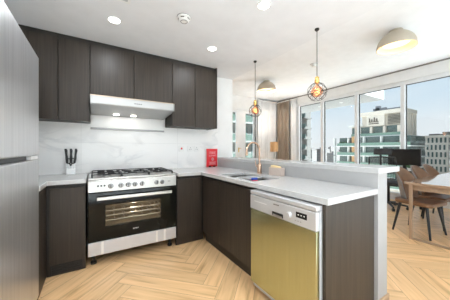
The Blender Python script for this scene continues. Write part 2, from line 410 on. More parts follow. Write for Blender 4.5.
# window wall with one long opening y -2.2..4.96, z 0.08..2.74
ww = MB().cells([YR, -2.1, 4.96, YF], [0, 0.08, 2.74, ZL], lambda i, j: not (i == 1 and j == 1), XW, XW + 0.22)
for v in ww.bm.verts: v.co = Vector((v.co.z, v.co.x, v.co.y))
struct('wall_right', ww, M['paint'], 'white wall around the long window')
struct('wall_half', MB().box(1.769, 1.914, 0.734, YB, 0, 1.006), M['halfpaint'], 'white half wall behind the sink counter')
struct('trim_1', MB().box(XL, 1.769, YB - 0.012, YB, 0.90, 1.50), M['marble'], 'veined white marble backsplash')
struct('trim_2', MB().box(XW - .012, XW, YR, YF, 2.972, ZL), M['greyfab'], 'slim grey strip drawn as a shadow gap above the window')  # solid strip, the shade of a ceiling gap given as grey colour
def skirt(n, *b): struct(n, MB().box(*b), M['rail'], 'wooden skirting', bevel=0.003)
skirt('baseboard_half', 1.914, 1.926, 0.722, YB, 0, 0.085)
skirt('baseboard_end', 1.775, 1.926, 0.722, 0.734, 0, 0.085)
skirt('baseboard_far', 2.07, 3.58, YF - 0.012, YF, 0, 0.085)

# window_1: long aluminium window, panes between mullions
wn = thing('window_1', 'long white framed window with five tall panes', 'window', (XW, 2.0, 0.08)); del wn['category']; wn['kind'] = 'structure'
def wpart(n, m, *b, bevel=0.004):
    o = MB().box(*b).build(n, m, wn, True, bevel); o['kind'] = 'structure'; return o
wpart('frame_rail', M['frame'], XW + .03, XW + .15, -2.1, 4.96, 2.66, 2.74)
wpart('frame_rail', M['frame'], XW + .03, XW + .15, -2.1, 4.96, 0.08, 0.16)
ym = [4.92, 4.02, 3.01, 2.0, 1.0, 0.0, -1.0, -2.06]
for k, y in enumerate(ym): wpart('mullion', M['frame'], XW + .0, XW + .15, y - 0.04, y + 0.04, 0.16, 2.66)
for a, b in zip(ym[1:], ym[:-1]):
    o = MB().box(XW + .085, XW + .097, a + 0.04, b - 0.04, 0.16, 2.66).build('glass_pane', M['pane'], wn, True); o['kind'] = 'structure'
    g = MB()
    g.box(XW + .07, XW + .112, a + 0.04, b - 0.04, 2.648, 2.66); g.box(XW + .07, XW + .112, a + 0.04, a + 0.05, 0.16, 2.648)
    g.box(XW + .07, XW + .112, b - 0.05, b - 0.04, 0.16, 2.648)
    o = g.build('gasket', M['gasket'], wn, True); o['kind'] = 'structure'

# door_1: sliding balcony door in the far wall
dn = thing('door_1', 'white framed sliding balcony door in the far wall', 'door', (4.29, YF, 0)); del dn['category']; dn['kind'] = 'structure'
def dpart(n, m, *b, par=None, bevel=0.003):
    o = MB().box(*b).build(n, m, par or dn, True, bevel); o['kind'] = 'structure'; return o
for b in ((3.60, 3.66), (4.92, 4.98)): dpart('frame_jamb', M['frame'], b[0], b[1], YF + .0, YF + .14, 0, 2.58)
dpart('frame_head', M['frame'], 3.66, 4.92, YF + .0, YF + .14, 2.52, 2.58)
dpart('frame_sill', M['frame'], 3.66, 4.92, YF + .0, YF + .14, 0, 0.03)
def leaf(x0, x1, y, st, handle):
    f = MB().box(x0, x0 + st[0], y, y + .045, .03, 2.52).box(x1 - st[1], x1, y, y + .045, .03, 2.52).box(x0 + st[0], x1 - st[1], y, y + .045, 2.43, 2.52).box(x0 + st[0], x1 - st[1], y, y + .045, .03, .12)
    o = f.build('door_leaf', M['frame'], dn, True, 0.003); o['kind'] = 'structure'
    g = MB().box(x0 + st[0], x1 - st[1], y + .018, y + .026, .12, 2.43).build('glass_pane', M['pane'], o, True); g['kind'] = 'structure'
    if handle:
        h = MB().box(handle - .018, handle + .018, y - .012, y, 1.08, 1.24).tube([(handle, y - .012, 1.2), (handle, y - .05, 1.2), (handle + .07, y - .05, 1.2)], .011).build('door_handle', M['brass'], o, True); h['kind'] = 'structure'
leaf(3.66, 4.46, YF + .02, (.09, .38), 4.19)
leaf(4.40, 4.92, YF + .08, (.13, .04), None)
dpart('frame_post', M['gasket'], 4.895, 4.92, YF - .005, YF + .02, .03, 2.52)

# ------------------------------------------------------------------ kitchen cabinets
DT = 0.02
def cabinet(name, label, cat, base, box, door, handle_gap=True, axis='y', plinth=None, group=None, extra=None):
    """carcass box + one door slab (x0,x1,z0,z1) on the front; axis y: front faces -y, axis x: front faces -x"""
    t = thing(name, label, cat, base, 0, group)
    MB().box(*box).build('carcass', M['woodh'], t, True, 0.002)
    if axis == 'y': d = MB().box(door[0], door[1], box[2] - DT, box[2] - 0.001, door[2], door[3])
    else: d = MB().box(box[0] - DT, box[0] - 0.001, door[0], door[1], door[2], door[3])
    d.build('door', M['wood'], t, True, 0.0015)
    if plinth: MB().box(*plinth).build('plinth', M['woodh'] if axis == 'x' else M['wood'], t, True, 0.002)
    return t
# base units on the back wall
t = cabinet('base_cabinet', 'dark wood base cabinet with floor grille, left of the stove', 'cabinet', (-0.22, 2.8, 0),
            (-0.372, -0.068, 2.52, 3.08, 0.11, 0.858), (-0.346, -0.070, 0.115, 0.822), plinth=(-0.372, -0.068, 2.535, 2.56, 0, 0.11))
g = MB()
for k in range(4): g.box(-0.335, -0.10, 2.527, 2.535, 0.026 + k * 0.021, 0.036 + k * 0.021)
g.box(-0.345, -0.335, 2.525, 2.536, 0.018, 0.104).box(-0.10, -0.09, 2.525, 2.536, 0.018, 0.104)
g.build('vent_grille', M['blackm'], t, True)
MB().box(-0.335, -0.10, 2.5335, 2.5345, 0.018, 0.104).build('vent_backing', M['black'], t, True)
t = thing('base_cabinet', 'dark corner cabinet side tucked between fridge and left base cabinet', 'cabinet', (-0.7, 2.6, 0))
MB().box(-1.06, -0.390, 2.17, 3.08, 0.0, 0.858).build('carcass', M['woodh'], t, True, 0.002)
MB().box(-0.389, -0.374, 2.17, 2.56, 0.0, 0.835).build('side_panel', M['wood'], t, True, 0.0015)
cabinet('base_cabinet', 'dark wood base cabinet right of the stove in the corner', 'cabinet', (1.03, 2.8, 0),
        (0.862, 1.235, 2.52, 3.08, 0.11, 0.858), (0.864, 1.178, 0.115, 0.822), plinth=(0.862, 1.235, 2.545, 2.57, 0, 0.11))
# peninsula units, fronts face -x
def pen(label, y0, y1, dy0, dy1):
    return cabinet('base_cabinet', label, 'cabinet', (1.45, (y0 + y1) / 2, 0), (1.22, 1.755, y0, y1, 0.11, 0.66 if y0 < 1.6 else 0.858),
                   (dy0, dy1, 0.115, 0.822), axis='x', plinth=(1.245, 1.27, y0, y1, 0, 0.11))
pen('narrower dark wood door cabinet of the peninsula, next to the inner corner', 2.062, 2.50, 2.064, 2.49)
t = pen('dark wood cabinet under the sink, beside the dishwasher', 1.405, 2.058, 1.407, 2.056)
MB().box(1.222, 1.236, 1.405, 2.058, 0.66, 0.83).build('top_rail', M['woodh'], t, True)
t = thing('end_panel', 'dark wood end panel closing the peninsula beside the dishwasher', 'panel', (1.46, 0.76, 0))
MB().box(1.160, 1.752, 0.752, 0.772, 0.0, 0.858).build('panel', M['wood'], t, True, 0.0015)

# worktops
xs, ys = [-1.06, -0.355, -0.062], [2.16, 2.45, 3.088]
wt = MB().cells(xs, ys, lambda i, j: not (i == 1 and j == 0), 0.86, 0.90).build('worktop', M['quartz'], None, bevel=0.004)
tag(wt, 'short white quartz worktop between fridge and stove', 'worktop')
xs, ys = [0.862, 1.154, 1.225, 1.575, 1.767], [0.733, 1.50, 1.772, 1.80, 2.10, 2.45, 3.088]
wt = MB().cells(xs, ys, lambda i, j: (i > 0 or j == 5) and not (i == 2 and j in (1, 3)), 0.86, 0.90).build('worktop', M['quartz'], None, bevel=0.003)
tag(wt, 'long L shaped white quartz worktop around the sink', 'worktop')
bt = MB().box(1.765, 2.13, 0.728, YB, 1.006, 1.05).build('bar_top', M['quartz'], None, bevel=0.004)
tag(bt, 'narrow raised white bar top on the half wall', 'worktop')

# upper cabinets
UY = 2.77
def upper(label, x0, x1, z0, group=None):
    t = thing('wall_cabinet', label, 'cabinet', ((x0 + x1) / 2, UY, z0), 0, group)
    MB().box(x0, x1, UY + 0.021, YB - 0.014, z0 + 0.006, 2.345).build('carcass', M['woodh'], t, True, 0.001)
    MB().box(x0 + 0.004, x1 - 0.004, UY, UY + 0.02, z0, 2.345).build('door', M['wood'], t, True, 0.0015)
    return t
upper('dark upper cabinet farthest left, partly hidden behind the fridge', -0.62, -0.314, 1.495)
upper('dark upper cabinet just left of the hood', -0.314, -0.036, 1.495)
upper('short dark cabinet over the left half of the hood', -0.036, 0.415, 1.772)
upper('short dark cabinet over the right half of the hood', 0.415, 0.886, 1.772)
upper('dark upper cabinet just right of the hood', 0.886, 1.214, 1.495)
t = upper('dark upper cabinet at the right end of the row', 1.214, 1.553, 1.495)
MB().box(1.554, 1.572, UY - 0.002, YB - 0.002, 1.495, 2.398).build('side_panel', M['wood'], t, True, 0.001)
fs = MB().box(-0.62, 1.553, UY + 0.03, UY + 0.05, 2.346, 2.399).build('filler_strip', M['woodh'], None)
tag(fs, 'dark recessed filler strip between upper cabinets and ceiling', 'trim')

# ------------------------------------------------------------------ cooker hood
t = thing('cooker_hood', 'slim silver cooker hood under the short cabinets', 'hood', (0.42, 2.85, 1.6))
b = MB().prism([(2.645, 1.668), (2.70, 1.650), (3.085, 1.612), (3.085, 1.768), (2.66, 1.768)], 'x', -0.034, 0.862)
b.build('body', M['hoodsteel'], t, True, 0.004)
v = MB()
pl = [(-0.034, 2.70), (-0.034, 2.632)] + [(0.845 + 0.04 * math.sin(a * PI / 12), 2.672 - 0.04 * math.cos(a * PI / 12)) for a in range(7)] + [(0.885, 2.70)]
v.prism(pl, 'z', 1.672, 1.757)
v.build('visor', M['hoodsteel'], t, True, 0.006, seg=3)
tr = MB().prism([(x, y - 0.002 if y < 2.69 else y) for x, y in pl], 'z', 1.757, 1.766).build('top_edge', M['hoodtop'], t, True)
tr['label'] = 'top edge with a tan reflection in its colour'
for k in range(4): MB().box(0.40 + k * 0.022, 0.412 + k * 0.022, 2.629, 2.633, 1.706, 1.716).build('button', M['black'], t, True)
for x in (0.24, 0.44):
    MB().lathe([(0.0, -.004), (0.034, -.004), (0.034, .004), (0, .004)], (x, 2.98, 1.617)).build('lamp_lens', M['hoodled'], t, True)
    lamp('AREA', 'hood_light', t, (x - 0.42, 2.98 - 2.85, 0.007), 0.12, (1, .97, .9), 0.06)
sp = thing('splash_panel', 'smooth pale panel on the wall behind the stove with grey bottom rail', 'panel', (0.41, 3.085, 1.44))
MB().box(-0.030, 0.860, 3.078, 3.087, 1.455, 1.61).build('panel', M['white'], sp, True)
MB().box(-0.034, 0.864, 3.066, 3.087, 1.432, 1.456).build('rail', M['greyrail'], sp, True, 0.003)

# ------------------------------------------------------------------ stove
ST = thing('gas_stove', 'wide stainless gas stove with black glass oven door and five burners', 'stove', (0.40, 2.78, 0))
def sp_(n, m, mb, par=None, **k): return mb.build(n, m, par or ST, True, **k)
sx0, sx1 = -0.050, 0.850
sp_('body', M['blackm'], MB().box(sx0 + .002, sx1 - .002, 2.545, 3.07, 0.10, 0.13).box(sx0 + .002, sx0 + .03, 2.545, 3.07, .13, .875).box(sx1 - .03, sx1 - .002, 2.545, 3.07, .13, .875).box(sx0 + .03, sx1 - .03, 3.04, 3.07, .13, .875).box(sx0 + .03, sx1 - .03, 2.545, 3.04, .70, .875).box(sx0 + .03, sx1 - .03, 2.545, 3.04, .13, .30))
ov = MB().box(.06, .07, 2.55, 3.0, .33, .67).box(.72, .73, 2.55, 3.0, .33, .67).box(.07, .72, 2.99, 3.0, .33, .67).box(.07, .72, 2.55, 2.99, .33, .34).box(.07, .72, 2.55, 2.99, .66, .67)
cav = sp_('oven_cavity', M['oveninside'], ov)
lamp('POINT', 'oven_light', ST, (0.0, -0.12, 0.63), 1.4, (1, .93, .82), 0.02)
for z in (0.425, 0.475, 0.525, 0.575):
    g = MB().tube([(.08, 2.60, z), (.71, 2.60, z)], .009, 8).tube([(.08, 2.95, z), (.71, 2.95, z)], .004, 6)
    for k in range(7): g.tube([(.10 + k * .098, 2.60, z), (.10 + k * .098, 2.95, z)], .0035, 6)
    sp_('oven_rack', M['steel'], g)
dr = MB().cells([sx0, .103, .667, sx1], [.252, .392, .612, .745], lambda i, j: not (i == 1 and j == 1), 2.503, 2.540)
for v_ in dr.bm.verts: v_.co = Vector((v_.co.x, v_.co.z, v_.co.y))
door = sp_('oven_door', M['blackglass'], dr, bevel=0.004)
sp_('oven_window', M['ovenglass'], MB().box(.103, .667, 2.508, 2.514, .392, .612), door)
hd = MB().box(.025, .785, 2.455, 2.472, .672, .705).box(.06, .085, 2.472, 2.505, .68, .698).box(.725, .75, 2.472, 2.505, .68, .698)
sp_('oven_handle', M['panelsteel'], hd, door, bevel=0.005)
lg = MB()
for k in range(4): lg.box(.368 + k * .015, .378 + k * .015, 2.5015, 2.5035, .318 + .004 * (k % 2), .328)
sp_('logo', M['white'], lg, door)
# sloping control panel
pn = MB().prism([(2.500, .752), (2.545, .752), (2.545, .876), (2.522, .876), (2.505, .862)], 'x', sx0, sx1)
panel = sp_('control_panel', M['panelsteel'], pn, bevel=0.003)
for x in (.037, .065, .094): sp_('button', M['black'], MB().lathe([(.009, .004), (.009, -.006), (.006, -.008), (0, -.008)], (x, 2.502, .815), 'y', 16))
for x in (.150, .246, .317, .385, .457, .616, .683):
    kb = sp_('knob', M['knob'], MB().lathe([(.026, .006), (.026, -.004), (.021, -.006), (.019, -.026), (.016, -.029), (0, -.029)], (x, 2.502, .806), 'y', 24))
    sp_('pointer', M['black'], MB().box(x - .0035, x + .0035, 2.466, 2.474, .788, .826), kb)
sp_('badge', M['sign'], MB().box(.748, .776, 2.500, 2.504, .806, .813))
# hob
sp_('hob', M['panelsteel'], MB().box(sx0, sx1, 2.515, 3.075, .876, .893), bevel=0.004)
burn = [(.12, 2.66, .045), (.12, 2.93, .038), (.40, 2.80, .062), (.68, 2.66, .038), (.68, 2.93, .045)]
for x, y, r in burn:
    bb = sp_('burner', M['panelsteel'], MB().lathe([(r * 1.25, .0), (r * 1.25, .004), (r, .006), (r, .012), (0, .012)], (x, y, .893)))
    sp_('burner_cap', M['iron'], MB().lathe([(r * .85, .0), (r * .88, .004), (r * .7, .007), (0, .008)], (x, y, .905)), bb)
for xc, w in ((.12, .135), (.40, .135), (.68, .135)):
    g = MB(); z = .919
    y0, y1 = 2.55, 3.05
    for y in (y0, y1): g.box(xc - w, xc + w, y - .004, y + .004, z, z + .010)
    for x in (xc - w, xc + w): g.box(x - .004, x + .004, y0, y1, z, z + .010)
    if xc == .40: cs = [(xc, 2.80)]
    else: cs = [(xc, 2.66), (xc, 2.93)]; g.box(xc - w, xc + w, 2.795 - .004, 2.795 + .004, z, z + .010)
    for cx, cy_ in cs:
        for k in range(4):
            a = PI / 4 + k * PI / 2
            L_ = .115 if xc != .40 else .15
            g.box(cx + .02, cx + L_, cy_ - .0035, cy_ + .0035, z, z + .012, Matrix.Rotation(a, 3, 'Z'), (cx, cy_, z))
    for x in (xc - w, xc + w):
        for y in (y0, y1, 2.80): g.box(x - .007, x + .007, y - .007, y + .007, .893, z + .004)
    sp_('pan_grate', M['iron'], g)
sp_('storage_drawer', M['drawer'], MB().box(sx0, sx1, 2.503, 2.545, .113, .248), bevel=0.004)
for x in (.065, .61, .70):
    o = sp_('drawer_strip', M['white'], MB().box(x, x + .022, 2.4995, 2.5045, .116, .245)); 
for x in (.0, .80):
    for y in (2.60, 3.0):
        c_ = sp_('foot', M['blackm'], MB().lathe([(.028, .0), (.028, .02), (.016, .03), (.016, .11), (0, .11)], (x, y, 0), 'z', 16))

# ------------------------------------------------------------------ fridge
FR = thing('fridge', 'tall brushed steel two door fridge at the left edge', 'fridge', (-0.70, 1.69, 0))
fy0, fy1 = 1.20, 2.15
MB().box(-1.04, -0.425, fy0, fy1, 0.03, 1.885).build('body', M['fridgeside'], FR, True, 0.004)
MB().box(-0.422, -0.36, fy0, fy1, 1.143, 1.892).build('upper_door', M['fridge'], FR, True, 0.008, seg=3)
MB().box(-0.422, -0.36, fy0, fy1, 0.06, 1.112).build('lower_door', M['fridge'], FR, True, 0.008, seg=3)
MB().box(-0.424, -0.395, fy0 + .01, fy1 - .19, 1.112, 1.143).build('handle_recess', M['black'], FR, True)
MB().box(-0.424, -0.366, fy1 - .19, fy1 - .004, 1.114, 1.141).build('hinge_cover', M['white'], FR, True, 0.004)
for x in (-0.98, -0.46):
    for y in (fy0 + .06, fy1 - .06): MB().lathe([(.025, 0), (.025, .032), (0, .032)], (x, y, 0), 'z', 12).build('foot', M['black'], FR, True)

# ------------------------------------------------------------------ dishwasher
DW = thing('dishwasher', 'reflection tinted steel dishwasher with light grey control strip', 'dishwasher', (1.4, 1.1, 0))
wy0, wy1, wx = 0.777, 1.395, 1.113
def dw(n, m, *b, par=None, bevel=0.003): return MB().box(*b).build(n, m, par or DW, True, bevel)
dw('casing', M['dwside'], wx + .03, 1.70, wy0, wy1, .05, .819)
dw('top_lid', M['dwgrey'], wx - .003, 1.70, wy0, wy1, .820, .850, bevel=.005)
dd = dw('door', M['champagne'], wx, wx + .028, wy0 + .002, wy1 - .002, .10, .699)
cp = dw('control_panel', M['dwgrey'], wx - .004, wx + .028, wy0 + .001, wy1 - .001, .702, .815, bevel=.004)
dw('grip_recess', M['black'], wx - .006, wx, 1.035, 1.14, .710, .738, par=cp, bevel=.001)
dw('grip_lip', M['steel'], wx - .008, wx, 1.045, 1.13, .710, .722, par=cp, bevel=.001)
dw('display', M['screen'], wx - .006, wx, .842, .925, .752, .788, par=cp, bevel=.001)
g = MB()
for k in range(3): g.box(wx - .0065, wx - .0058, .856 + k * .022, .866 + k * .022, .768, .774)
g.build('display_marks', M['white'], cp, True)
MB().lathe([(.021, .004), (.021, -.012), (.017, -.020), (0, -.020)], (wx - .004, .978, .752), 'x', 24).build('dial', M['dwgrey'], cp, True)
g = MB()
for k in range(5): g.box(wx - .0052, wx - .0038, 1.075 + k * .011, 1.082 + k * .011, .787, .795)
g.build('brand_mark', M['sign'], cp, True)
g = MB()
for k in range(3): g.box(wx - .0052, wx - .0038, .885 + k * .02, .893 + k * .02, .728, .731)
g.build('print_marks', M['sign'], cp, True)
dw('grip_line', M['white'], wx - .0055, wx - .004, 1.20, 1.34, .768, .774, par=cp, bevel=0)
dw('plinth', M['woodh'], wx + .09, wx + .11, wy0, wy1, 0, .098)
for y in (wy0 + .05, wy1 - .05):
    for x in (wx + .16, 1.64): MB().lathe([(.02, 0), (.02, .05), (0, .05)], (x, y, 0), 'z', 12).build('foot', M['black'], DW, True)

# ------------------------------------------------------------------ sink, faucet, small kitchen things
SK = thing('sink', 'double bowl steel sink set in the peninsula worktop', 'sink', (1.40, 1.80, 0.68))
def bowl(y0, y1):
    x0, x1, zt, zb = 1.232, 1.568, .862, .70
    g = MB(); k = .002; b = .02
    g.box(x0, x0 + k, y0, y1, zb, zt).box(x1 - k, x1, y0, y1, zb, zt).box(x0, x1, y0, y0 + k, zb, zt).box(x0, x1, y1 - k, y1, zb, zt).box(x0, x1, y0, y1, zb - k, zb)
    o = g.build('bowl', M['sinksteel'], SK, True)
    MB().lathe([(.045, 0), (.045, .003), (.03, .004), (.028, .001), (0, .001)], ((x0 + x1) / 2, (y0 + y1) / 2, zb)).build('drain', M['steel'], o, True)
bowl(1.507, 1.766); bowl(1.806, 2.093)
for a, b in ((1.5005, 1.7715), (1.8005, 2.0995)):
    g = MB().box(1.2255, 1.2325, a, b, .86, .874).box(1.5675, 1.5745, a, b, .86, .874).box(1.2325, 1.5675, a, a + .007, .86, .874).box(1.2325, 1.5675, b - .007, b, .86, .874)
    g.build('rim', M['steel'], SK, True)
FA = thing('faucet', 'copper gooseneck kitchen faucet behind the sink', 'faucet', (1.672, 1.93, 0.90))
MB().lathe([(.033, 0), (.033, .006), (.027, .010), (.025, .10), (.018, .115), (.0145, .12), (0, .12)], (0, 0, 0)).build('base', M['copper'], FA)
arc = [(0, 0, .11), (0, 0, .20), (0, 0, .26)] + [(-.095 + .095 * math.cos(a), 0, .27 + .095 * math.sin(a)) for a in [k * PI / 14 for k in range(15)]] + [(-.19, 0, .25)]
MB().tube(arc, .0112, 14).build('spout', M['copper'], FA)
MB().tube([(-.19, 0, .255), (-.19, 0, .215)], .0155, 14).build('nozzle', M['copper'], FA)
lv = MB().tube([(0, .015, .075), (0, .045, .08)], .012, 12).tube([(0, .042, .08), (-.01, .052, .10), (-.015, .058, .16)], [.008, .007, .005], 10)
lv.build('lever', M['copper'], FA)

BX = thing('sponge_caddy', 'small rose beige caddy on the worktop behind the sink', 'caddy', (1.722, 1.70, 0.90))
g = MB().box(-.035, .035, -.088, .088, .0, .006).box(-.035, -.029, -.088, .088, .006, .085).box(.029, .035, -.088, .088, .006, .085).box(-.029, .029, -.088, -.082, .006, .085).box(-.029, .029, .082, .088, .006, .085)
g.build('tray', M['rose'], BX, bevel=.003)
s_ = thing('sponge', 'cream sponge lying in the rose beige caddy', 'sponge', (1.722, 1.715, 0.9065))
MB().box(-.026, .026, -.06, .06, 0.012, .098, Matrix.Rotation(R(6), 3, 'X')).build('foam', M['cream'], s_, bevel=.008)
s_ = thing('scrub_pad', 'tiny red and blue scrub pad stuck to the inner wall of the nearer sink bowl', 'sponge', (1.45, 1.752, 0.835))
MB().box(-.038, .038, -.012, .012, 0, .026).build('red_layer', M['redpl'], s_, bevel=.004)
MB().box(-.037, .037, -.011, .011, .0262, .05).build('blue_layer', M['blue'], s_, bevel=.004)

# fire blanket pouch standing against the wall
FB = thing('fire_blanket', 'red pouch with pale print leaning in the worktop corner', 'pouch', (1.640, 3.058, 0.901))
def pouch(u, v):
    a = (u - .5) * 2; b = v
    w = .103 * (1 - .05 * math.sin(PI * b))
    th = .020 * (1 - abs(a) ** 3) * math.sin(PI * min(1, max(0, b))) ** .5
    return (a * w, -th, .278 * b + .004)
g = MB(); g.grid(pouch, 14, 14); g.grid(lambda u, v: (pouch(u, v)[0], .004, pouch(u, v)[2]), 14, 14)
bmesh.ops.remove_doubles(g.bm, verts=g.bm.verts[:], dist=.0045)
g.build('pouch', M['red'], FB, smooth=True)
MB().box(-.101, .101, -.004, .006, .274, .292).build('top_hem', M['red'], FB, bevel=.002)
for x in (-.045, .035): MB().box(x - .018, x + .018, -.022, -.004, .0, .018).build('pull_tab', M['black'], FB, bevel=.003)
def text(s, size, loc, rot, m, par, name='lettering', depth=.0006):
    c = bpy.data.curves.new(name, 'FONT'); c.body = s; c.size = size; c.align_x = 'CENTER'; c.extrude = depth
    o = bpy.data.objects.new(name, c); C.objects.link(o); dg = bpy.context.evaluated_depsgraph_get(); me = bpy.data.meshes.new_from_object(o.evaluated_get(dg))
    bpy.data.objects.remove(o); me.materials.clear(); me.materials.append(m)
    q = bpy.data.objects.new(name, me); C.objects.link(q); q.parent = par; q.location = loc; q.rotation_euler = rot
    return q
text('FIRE', .062, (0, -.0225, .205), (R(90), 0, 0), M['pink'], FB)
text('BLANKET', .032, (0, -.0225, .170), (R(90), 0, 0), M['pink'], FB)
g = MB().lathe([(.026, 0), (.026, -.001), (.020, -.001), (.020, 0)], (0, -.0215, .125), 'y', 20).box(-.006, .006, -.0225, -.0212, .108, .140)
g.build('emblem', M['pink'], FB)
g = MB()
for k in range(3): g.box(-.06, .06 - .02 * (k % 2), -.0215, -.0205, .042 + k * .016, .049 + k * .016)
g.build('print_lines', M['pink'], FB)

# switch and sockets on the backsplash
sw = thing('cooker_switch', 'white wall switch with a red rocker', 'switch', (1.130, 3.088, 1.197))
MB().box(-.043, .043, -.010, 0, -.043, .043).build('plate', M['white'], sw, bevel=.003)
MB().box(-.012, .012, -.015, -.009, -.014, .014).build('rocker', M['redpl'], sw, bevel=.002)
def sock(x, label):
    s = thing('wall_socket', label, 'socket', (x, 3.088, 1.197))
    MB().box(-.046, .046, -.010, 0, -.043, .043).build('plate', M['white'], s, bevel=.003)
    for p in ((0, .016), (-.012, -.012), (.012, -.012)): MB().box(p[0] - .003, p[0] + .003, -.0108, -.0098, p[1] - .006, p[1] + .006).build('pin_slot', M['black'], s)
    MB().box(.026, .036, -.0125, -.0098, .018, .032).build('rocker', M['white'], s, bevel=.001)
sock(1.272, 'white wall socket in the middle, beside the red rocker switch')
sock(1.378, 'white wall socket nearest the red pouch')

# knife block with knives
KB = thing('knife_block', 'small pale block of knives by the wall left of the stove', 'knife block', (-0.222, 2.985, 0.90))
MB().box(-.042, .042, -.035, .035, 0, .068).build('block', M['white'], KB, bevel=.004)
for x in (-.027, 0, .027): MB().box(x - .010, x + .010, -.008, .008, .0675, .0685).build('slot', M['black'], KB)
def knife(x, y, tilt, L_, label, sc=False):
    k = thing('scissors' if sc else 'kitchen_knife', label, 'scissors' if sc else 'knife', (-0.222 + x, 2.985 + y, 0.969))
    k.rotation_euler = (0, tilt, 0)
    if not sc:
        MB().box(-.009, .009, -.0012, .0012, .0, .075).build('blade', M['steel'], k)
        MB().prism([(-.010, .060), (.010, .060), (.014, .11), (.011, .16), (.016, .06 + L_ - .02), (.008, .06 + L_), (-.012, .06 + L_), (-.010, .16), (-.012, .11)], 'y', -.009, .009).build('handle', M['black'], k, bevel=.003)
    else:
        MB().box(-.008, .008, -.0015, .0015, .0, .045).build('blade', M['steel'], k)
        for s in (-1, 1):
            pts = [(s * .022 + .020 * math.cos(a), 0, .085 + .030 * math.sin(a)) for a in [j * 2 * PI / 14 for j in range(15)]]
            MB().tube(pts, .005, 8).tube([(s * .012, 0, .062), (0, 0, .03)], .006, 8).build('finger_ring', M['black'], k)
knife(-.029, .006, R(-5), .165, 'black handled knife at the left of the block')
knife(.0, .012, R(0), .165, 'black handled knife in the middle of the block')
knife(.029, .006, R(5), .165, 'black handled knife at the right of the block')
knife(.0, -.016, R(0), .1, 'black handled scissors in front of the three knives', True)

# ------------------------------------------------------------------ kitchen ceiling fittings
DL = thing('downlight', 'recessed round downlight nearest the upper cabinets on the left', 'ceiling light', (0.165, 2.245, ZK))
MB().lathe([(.048, -.002), (.060, -.006), (.060, .0), (.048, .0)], (0, 0, 0), 'z', 28).build('trim_ring', M['white'], DL)
MB().lathe([(0, -.003), (.047, -.003), (.047, 0), (0, 0)], (0, 0, 0), 'z', 28).build('lens', M['lens'], DL)
lamp('AREA', 'downlight_lamp', DL, (0, 0, -.009), DOWN_W, (.90, .95, 1), .09)
dup(DL, (1.215, 2.262, ZK), 0, 'recessed round downlight on the kitchen ceiling near the back right corner')
dl3 = dup(DL, (1.219, 1.349, ZK), 0, 'recessed round downlight at the top edge of the picture')
for o in dl3.children:
    if o.type == 'LIGHT':
        bounce_data = o.data.copy(); bounce_data.energy = 14.0  # stronger lamp for the unseen rear downlights, to bounce light onto the ceiling
        o.data = o.data.copy(); o.data.energy = 1.2
for k, (x, y) in enumerate(((.165, 1.35), (.165, .40), (-.30, -.7), (1.219, -.7), (-.30, -1.6), (1.219, -1.6))):
    d_ = dup(DL, (x, y, ZK), 0, 'recessed downlight on the kitchen ceiling beyond the picture', 'downlights out of view')
    for o in d_.children:
        if o.type == 'LIGHT': o.data = (bounce_data if k > 1 else o.data)

SD = thing('smoke_detector', 'round white smoke detector on the lower kitchen ceiling', 'smoke detector', (0.704, 1.856, ZK))
MB().lathe([(.062, 0), (.062, -.012), (.050, -.018), (.050, -.030), (.036, -.042), (0, -.044)][::-1], (0, 0, 0), 'z', 28).build('housing', M['white'], SD)
g = MB()
for k in range(10):
    if k % 2 == 0:
        a0, a1 = k * PI / 5, (k + 1) * PI / 5
        g.tube([(.0505 * math.cos(a0 + (a1 - a0) * j / 4), .0505 * math.sin(a0 + (a1 - a0) * j / 4), -.024) for j in range(5)], .004, 6)
g.tube([(.0615 * math.cos(j * PI / 12), .0615 * math.sin(j * PI / 12), -.0035) for j in range(25)], .0025, 6)
g.build('vent_slots', M['black'], SD)
g = MB().tube([(.030 * math.cos(j * PI / 12), .030 * math.sin(j * PI / 12), -.043) for j in range(25)], .003, 6); g.build('sensor_ring', M['greyfab'], SD)
SD2 = thing('smoke_detector', 'small pale detector on the higher living room ceiling', 'smoke detector', (3.99, 2.854, ZL))
MB().lathe([(.075, 0), (.075, -.018), (.055, -.03), (.04, -.06), (0, -.062)][::-1], (0, 0, 0), 'z', 24).build('housing', M['white'], SD2)
MB().lathe([(.0765, -.008), (.0765, -.014), (.074, -.014), (.074, -.008)], (0, 0, 0), 'z', 24).build('vent_slots', M['greyfab'], SD2)

HA = thing('ceiling_hatch', 'square access panel in the kitchen ceiling at the top edge of the picture', 'hatch', (0.0, 1.68, ZK))
MB().box(-.24, .257, 1.43, 1.45, 2.394, 2.3995).box(-.24, .257, 1.905, 1.925, 2.394, 2.3995).box(-.24, -.22, 1.45, 1.905, 2.394, 2.3995).box(.237, .257, 1.45, 1.905, 2.394, 2.3995).build('frame', M['white'], HA, True, .001)
MB().box(-.218, .235, 1.452, 1.903, 2.396, 2.3995).build('panel', M['dwside'], HA, True)

